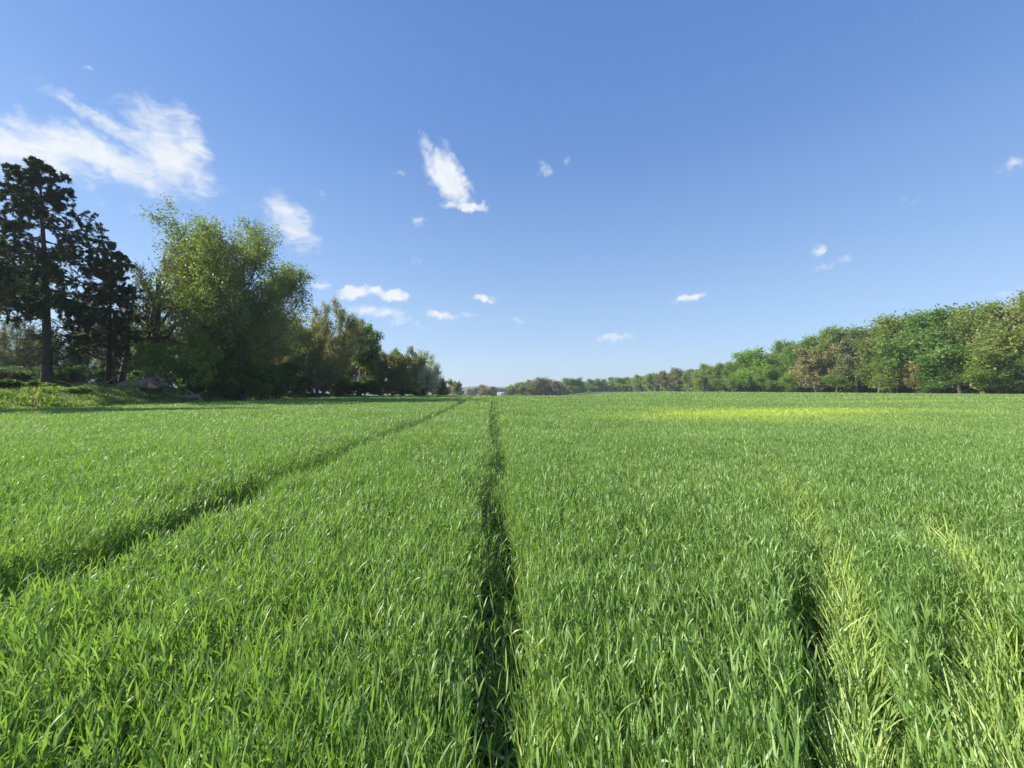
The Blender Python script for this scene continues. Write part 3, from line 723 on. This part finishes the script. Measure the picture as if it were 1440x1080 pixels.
for (a, b, q) in (((.3, 0, .5), (1.9, -.5, .85), .06), ((1.2, -.2, .5), (2.2, -.9, -.15), .06), ((.9, -.1, .5), (.3, -.3, 1.0), .05), ((-1.0, 0, .4), (-.5, -.7, .7), .05)):
    a, b = np.array(a), np.array(b)
    lump_obj('side_branch', r, [a, (a + b) / 2 + r.normal(0, .06, 3), b], [q, q * .8, q * .3], M_wood, lg2, sides=6, rough=.08)

c = on_ground(X(120, 32), 32); br = empty('brush_pile', c)
tag(br, 'heap of cut branches and sticks between the two dark spruces', 'brush pile')
for i in range(46):
    a = np.array([r.uniform(-1.7, 1.7), r.uniform(-.5, .5), r.uniform(.05, .45)]); az = r.normal(0, .7) + (math.pi if r.rand() < .5 else 0); l = r.uniform(.5, 1.5)
    b = a + np.array([math.cos(az) * l, math.sin(az) * l * .5, r.normal(.12, .22)]); b[2] = max(b[2], .05)
    q = r.uniform(.025, .075)
    lump_obj('stick', r, [a, (a + b) / 2, b], [q, q * .9, q * .6], M_wood if r.rand() < .5 else M_log, br, sides=6, rough=.08)

sap = make_tree(301, H=2.1, W=1.2, stems=1, trunk=.8, r0=.006, counts=(6, 3), angs=(.7, .7), ratios=(.4, .5), t0=(.3, .2), ups=(.1, .05), per=7, size=.12, spread=.05, leafmat=M_spring, leaf_levels=2, rtw=.3, twig_in_crown=9)
place_tree('sapling', sap, 182, 27.5, 'small yellow-green sapling on the bank in front of the log', 'sapling', rz=1)
place_tree('sapling', sap, 255, 30.5, 'small leafy sapling at the field edge below the low yellow-green shrub', 'sapling', rz=3, scale=(1, 1, 1.1), color=(.8, .8, .7))

# weeds on the bank
weed = make_tree(302, H=1.0, W=1.8, stems=5, trunk=.6, stem_ang=.6, r0=.006, counts=(6, 4), angs=(.8, .7), ratios=(.5, .5), t0=(.1, .1), ups=(.1, .05), per=14, size=.09, spread=.05, leafmat=M_spring, leaf_levels=2, rtw=.3)
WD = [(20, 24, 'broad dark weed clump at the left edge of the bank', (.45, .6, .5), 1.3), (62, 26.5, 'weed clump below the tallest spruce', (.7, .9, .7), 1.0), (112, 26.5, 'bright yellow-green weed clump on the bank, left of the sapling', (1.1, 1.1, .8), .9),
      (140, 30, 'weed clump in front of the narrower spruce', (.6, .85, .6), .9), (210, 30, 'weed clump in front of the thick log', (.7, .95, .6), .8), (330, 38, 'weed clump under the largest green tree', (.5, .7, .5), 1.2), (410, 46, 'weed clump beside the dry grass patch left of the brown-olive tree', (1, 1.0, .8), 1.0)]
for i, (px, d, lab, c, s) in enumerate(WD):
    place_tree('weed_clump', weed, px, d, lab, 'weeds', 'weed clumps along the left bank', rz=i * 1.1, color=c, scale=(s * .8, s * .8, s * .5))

# ------------------------------------------------------------------ white house beyond the field
def box(x0, x1, y0, y1, z0, z1):
    V = np.array([(x, y, z) for z in (z0, z1) for y in (y0, y1) for x in (x0, x1)], float)
    Q = np.array([(0, 2, 3, 1), (4, 5, 7, 6), (0, 1, 5, 4), (1, 3, 7, 5), (3, 2, 6, 7), (2, 0, 4, 6)])
    return V, Q, np.zeros((8, 3))
hd = 285.; hx = X(706, hd); hz = float(ground_z(hx, hd))
hs = empty('white_house', (hx, hd, hz)); tag(hs, 'small white house with a pale roof far away in the gap between the trees', 'house')
top = Z(551.0, hd) - hz; rf = Z(547.6, hd) - hz
V, Q, _ = box(-3.6, 3.6, 0, 6, 0, top)
V = np.concatenate([V, [(-3.6, 3, rf - .05), (3.6, 3, rf - .05)]]); 
link('wall', raw_mesh('wall', V, Q, np.array([(4, 6, 8), (7, 5, 9)]), mats=[flat_material('white_siding', (.48, .47, .45))], smooth=False), hs)
V = np.array([(-4, -.4, top - .15), (4, -.4, top - .15), (4, 3, rf), (-4, 3, rf), (4, 6.4, top - .15), (-4, 6.4, top - .15)]); V = np.concatenate([V, V + [0, 0, .14]])
Q = np.array([(0, 1, 2, 3), (3, 2, 4, 5), (6, 7, 8, 9), (9, 8, 10, 11), (0, 1, 7, 6), (5, 4, 10, 11), (1, 2, 8, 7), (2, 4, 10, 8), (0, 3, 9, 6), (3, 5, 11, 9)])
link('roof', raw_mesh('roof', V, Q, mats=[flat_material('pale_shingles', (.36, .33, .32))], smooth=False), hs)
for wx in (-2.3, 0, 2.3):
    V, Q, A = box(wx - .45, wx + .45, -.06, -.003, top - 1.9, top - .7)
    link('window', raw_mesh('window', V, Q, mats=[flat_material('dark_glass', (.05, .06, .07), .1)], smooth=False), hs)

# ------------------------------------------------------------------ air
if HAZE:
    V, Q, A = box(-4400, 4400, -4400, 4400, -20, 60)
    hm = bpy.data.materials.new('air'); hm.use_nodes = True; hn = hm.node_tree; hn.nodes.clear()
    pv = N(hn, 'ShaderNodeVolumePrincipled'); pv.inputs['Color'].default_value = (.80, .88, 1, 1); pv.inputs['Density'].default_value = HAZE; pv.inputs['Anisotropy'].default_value = .2
    ho = N(hn, 'ShaderNodeOutputMaterial'); hn.links.new(pv.outputs[0], ho.inputs['Volume'])
    tag(link('haze', raw_mesh('haze', V, Q, mats=[hm], smooth=False)), 'thin bluish air haze over the far field and hills', 'haze', kind='stuff')

# ------------------------------------------------------------------ sky, sun, camera
SKYG = 1 / (.11 * 2 ** .74)
SUN_AZ, SUN_EL = -90.0, 37.0           # degrees: left of the view direction, above the horizon
world = bpy.data.worlds.new('World'); scene.world = world; world.use_nodes = True
nt = world.node_tree; nt.nodes.clear()
sky = N(nt, 'ShaderNodeTexSky', sky_type='NISHITA', sun_disc=False, sun_elevation=R(SUN_EL), sun_rotation=R(SUN_AZ), altitude=200, air_density=1.0, dust_density=.7, ozone_density=3.0)
tc = N(nt, 'ShaderNodeTexCoord')
sp = N(nt, 'ShaderNodeSeparateXYZ'); nt.links.new(tc.outputs['Generated'], sp.inputs[0])
az = math_(nt, 'ARCTAN2', sp.outputs[0], sp.outputs[1]); el = math_(nt, 'ARCSINE', sp.outputs[2])
cb = N(nt, 'ShaderNodeCombineXYZ'); nt.links.new(az, cb.inputs[0]); nt.links.new(el, cb.inputs[1])
# wisps distort the outline
nz = N(nt, 'ShaderNodeTexNoise'); nz.inputs['Scale'].default_value = 9; nz.inputs['Detail'].default_value = 5
nt.links.new(tc.outputs['Generated'], nz.inputs['Vector'])
nzf = N(nt, 'ShaderNodeTexNoise'); nzf.inputs['Scale'].default_value = 38; nzf.inputs['Detail'].default_value = 7; nzf.inputs['Roughness'].default_value = .62
nt.links.new(tc.outputs['Generated'], nzf.inputs['Vector'])
def disp(src, amt):
    s = N(nt, 'ShaderNodeVectorMath', operation='SUBTRACT'); nt.links.new(src.outputs['Color'], s.inputs[0]); s.inputs[1].default_value = (.5, .5, .5)
    m = N(nt, 'ShaderNodeVectorMath', operation='SCALE'); nt.links.new(s.outputs[0], m.inputs[0]); m.inputs['Scale'].default_value = amt
    return m.outputs[0]
def vadd(a, b):
    n = N(nt, 'ShaderNodeVectorMath', operation='ADD'); nt.links.new(a, n.inputs[0]); nt.links.new(b, n.inputs[1]); return n.outputs[0]
co_small = vadd(cb.outputs[0], disp(nzf, .042))
co_big = vadd(vadd(cb.outputs[0], disp(nz, .09)), disp(nzf, .035))
def azel(px, py):
    a = math.atan((px - CX) / F); return a, math.atan((HY - py) / F * math.cos(a))
# px, py, half length px, half height px, tilt deg (clockwise on the picture), weight, kind
CL = [(232, 208, 90, 52, 42, 1.25, 'b'), (262, 190, 58, 26, 55, 1.0, 'b'), (115, 215, 165, 34, 18, 1.25, 'b'), (40, 215, 130, 44, 14, 1.15, 'b'), (120, 160, 80, 16, 33, .8, 'b'), (190, 250, 80, 28, 8, .7, 'b'), (25, 145, 22, 8, 30, .35, 'b'), (118, 94, 14, 4, 10, .3, 's'),
      (190, 150, 35, 12, 60, .45, 'b'), (160, 290, 60, 16, 25, .3, 'b'), (372, 190, 30, 10, 20, .10, 'b'),
      (400, 315, 54, 28, 45, .95, 'b'), (424, 335, 28, 22, 60, .7, 'b'), (345, 290, 40, 10, 15, .28, 'b'),
      (630, 248, 50, 24, 48, 1.25, 's'), (655, 289, 32, 9, 3, 1.1, 's'), (600, 205, 26, 11, 62, .5, 's'), (622, 200, 22, 10, 40, .32, 's'), (560, 240, 20, 8, 10, .24, 's'), (586, 310, 14, 8, -15, .55, 's'),
      (767, 238, 16, 12, 50, .48, 's'), (797, 222, 14, 12, 60, .25, 's'), (820, 200, 10, 7, 0, .16, 's'), (583, 367, 12, 8, 0, .24, 's'), (452, 271, 9, 5, 10, .3, 's'),
      (450, 401, 18, 7, 0, .6, 's'), (497, 411, 28, 11, -4, 1.25, 's'), (525, 410, 30, 8, 5, .9, 's'), (554, 416, 24, 10, 5, 1.15, 's'), (530, 438, 50, 9, 2, .65, 's'), (562, 450, 22, 7, -8, .5, 's'), (592, 457, 14, 5, 5, .4, 's'),
      (619, 444, 24, 8, 4, .85, 's'), (680, 420, 20, 6, 0, .85, 's'), (664, 443, 20, 5, 4, .4, 's'), (690, 453, 14, 4, 0, .3, 's'), (728, 451, 16, 5, 0, .4, 's'),
      (968, 418, 24, 8, -12, 1.0, 's'), (865, 476, 34, 8, -4, .6, 's'), (1150, 350, 13, 10, -30, .65, 's'), (1172, 372, 42, 9, -20, .45, 's'), (1285, 281, 14, 8, 0, .35, 's'), (1432, 232, 26, 11, -25, .55, 's'),
      (1410, 412, 50, 9, -8, .35, 's')]
acc = {}
for px, py, hl, hh, tilt, w, kd in CL:
    a0, e0 = azel(px, py); ti = R(tilt)
    a1, e1 = azel(px + hl * math.cos(ti), py + hl * math.sin(ti)); a2, e2 = azel(px + hh * math.sin(ti), py - hh * math.cos(ti))
    mp = N(nt, 'ShaderNodeMapping', vector_type='TEXTURE')
    mp.inputs['Location'].default_value = (a0, e0, 0); mp.inputs['Rotation'].default_value = (0, 0, math.atan2(e1 - e0, a1 - a0))
    mp.inputs['Scale'].default_value = (math.hypot(a1 - a0, e1 - e0), math.hypot(a2 - a0, e2 - e0), 1)
    nt.links.new(co_big if kd == 'b' else co_small, mp.inputs[0])
    # the noise also moves z: drop it
    fl = N(nt, 'ShaderNodeVectorMath', operation='MULTIPLY'); fl.inputs[1].default_value = (1, 1, 0); nt.links.new(mp.outputs[0], fl.inputs[0])
    ln = N(nt, 'ShaderNodeVectorMath', operation='LENGTH'); nt.links.new(fl.outputs[0], ln.inputs[0])
    v = math_(nt, 'MULTIPLY', math_(nt, 'SUBTRACT', 1.25, ln.outputs['Value'], clamp=True), w)
    acc[kd] = v if kd not in acc else math_(nt, 'SMOOTH_MAX', acc[kd], v, .06)
# density: the outline field times fine streaky noise
mpn = N(nt, 'ShaderNodeMapping'); mpn.inputs['Rotation'].default_value = (0, R(-35), 0); mpn.inputs['Scale'].default_value = (16, 30, 42)
nt.links.new(tc.outputs['Generated'], mpn.inputs[0])
st = N(nt, 'ShaderNodeTexNoise'); st.inputs['Scale'].default_value = 1.0; st.inputs['Detail'].default_value = 8; st.inputs['Roughness'].default_value = .6; st.inputs['Distortion'].default_value = .6
nt.links.new(mpn.outputs[0], st.inputs['Vector'])
fn = N(nt, 'ShaderNodeTexNoise'); fn.inputs['Scale'].default_value = 60; fn.inputs['Detail'].default_value = 7
nt.links.new(tc.outputs['Generated'], fn.inputs['Vector'])
db = math_(nt, 'ADD', acc['b'], math_(nt, 'MULTIPLY', math_(nt, 'SUBTRACT', st.outputs[0], .5), 2.0))
ds = math_(nt, 'ADD', acc['s'], math_(nt, 'MULTIPLY', math_(nt, 'SUBTRACT', fn.outputs[0], .5), 1.0))
gate_b = math_(nt, 'MULTIPLY', math_(nt, 'SUBTRACT', acc['b'], .03), 4.0, clamp=True); gate_s = math_(nt, 'MULTIPLY', math_(nt, 'SUBTRACT', acc['s'], .03), 5.0, clamp=True)
def ramp(v, lo, hi):
    m = N(nt, 'ShaderNodeMapRange', interpolation_type='SMOOTHSTEP'); m.inputs[1].default_value = lo; m.inputs[2].default_value = hi; nt.links.new(v, m.inputs[0]); return m.outputs[0]
cov = math_(nt, 'MAXIMUM', math_(nt, 'MULTIPLY', ramp(db, .05, 1.35), gate_b), math_(nt, 'MULTIPLY', ramp(ds, .10, 1.0), gate_s))
cov = math_(nt, 'MULTIPLY', cov, .96)
ccol = mixc(nt, fn.outputs[0], (.70 * SKYG, .77 * SKYG, .86 * SKYG), (.95 * SKYG, .965 * SKYG, .98 * SKYG))
gr = N(nt, 'ShaderNodeValToRGB'); gr.color_ramp.interpolation = 'B_SPLINE'
while len(gr.color_ramp.elements) < 5: gr.color_ramp.elements.new(.5)
for e_, (p_, c_) in zip(gr.color_ramp.elements, ((0, (.54, .67, .83)), (.12, (.455, .62, .84)), (.30, (.29, .47, .79)), (.55, (.14, .295, .68)), (1.0, (.08, .19, .57)))):
    e_.position = p_; e_.color = (*c_, 1)
nt.links.new(math_(nt, 'MULTIPLY', el, 1.0, clamp=True), gr.inputs[0])
grs = N(nt, 'ShaderNodeVectorMath', operation='SCALE'); grs.inputs['Scale'].default_value = SKYG; nt.links.new(gr.outputs[0], grs.inputs[0])
skyc = mixc(nt, .70, mixc(nt, 1.0, sky.outputs[0], (.74, .90, 1.03), 'MULTIPLY'), grs.outputs[0])
col = mixc(nt, cov, skyc, ccol)
bg = N(nt, 'ShaderNodeBackground'); bg.inputs[1].default_value = .107
nt.links.new(col, bg.inputs[0])
wo = N(nt, 'ShaderNodeOutputWorld'); nt.links.new(bg.outputs[0], wo.inputs[0])

sd = bpy.data.lights.new('sun', 'SUN'); sd.energy = 5.0; sd.angle = R(.53); sd.color = (1, .94, .82)
so = bpy.data.objects.new('sun', sd); COL.objects.link(so)
from mathutils import Vector
dirv = Vector((math.sin(R(SUN_AZ)) * math.cos(R(SUN_EL)), math.cos(R(SUN_AZ)) * math.cos(R(SUN_EL)), math.sin(R(SUN_EL))))
so.rotation_euler = dirv.to_track_quat('Z', 'Y').to_euler(); so.location = (0, 0, 30)

cam = bpy.data.cameras.new('camera'); cam.sensor_width = 36; cam.lens = 36 * F / 1440; cam.clip_start = .03; cam.clip_end = 8000
co = bpy.data.objects.new('camera', cam); COL.objects.link(co)
co.location = (0, 0, CAMZ); co.rotation_euler = (R(90) + math.atan(8 / F), 0, 0)
scene.camera = co
cy = scene.cycles; cy.max_bounces = 6; cy.diffuse_bounces = 3; cy.glossy_bounces = 2; cy.transmission_bounces = 4
scene.view_settings.view_transform = 'Standard'; scene.view_settings.look = 'None'
scene.view_settings.exposure = .86; scene.view_settings.gamma = 1
print('built', time.time() - T0)
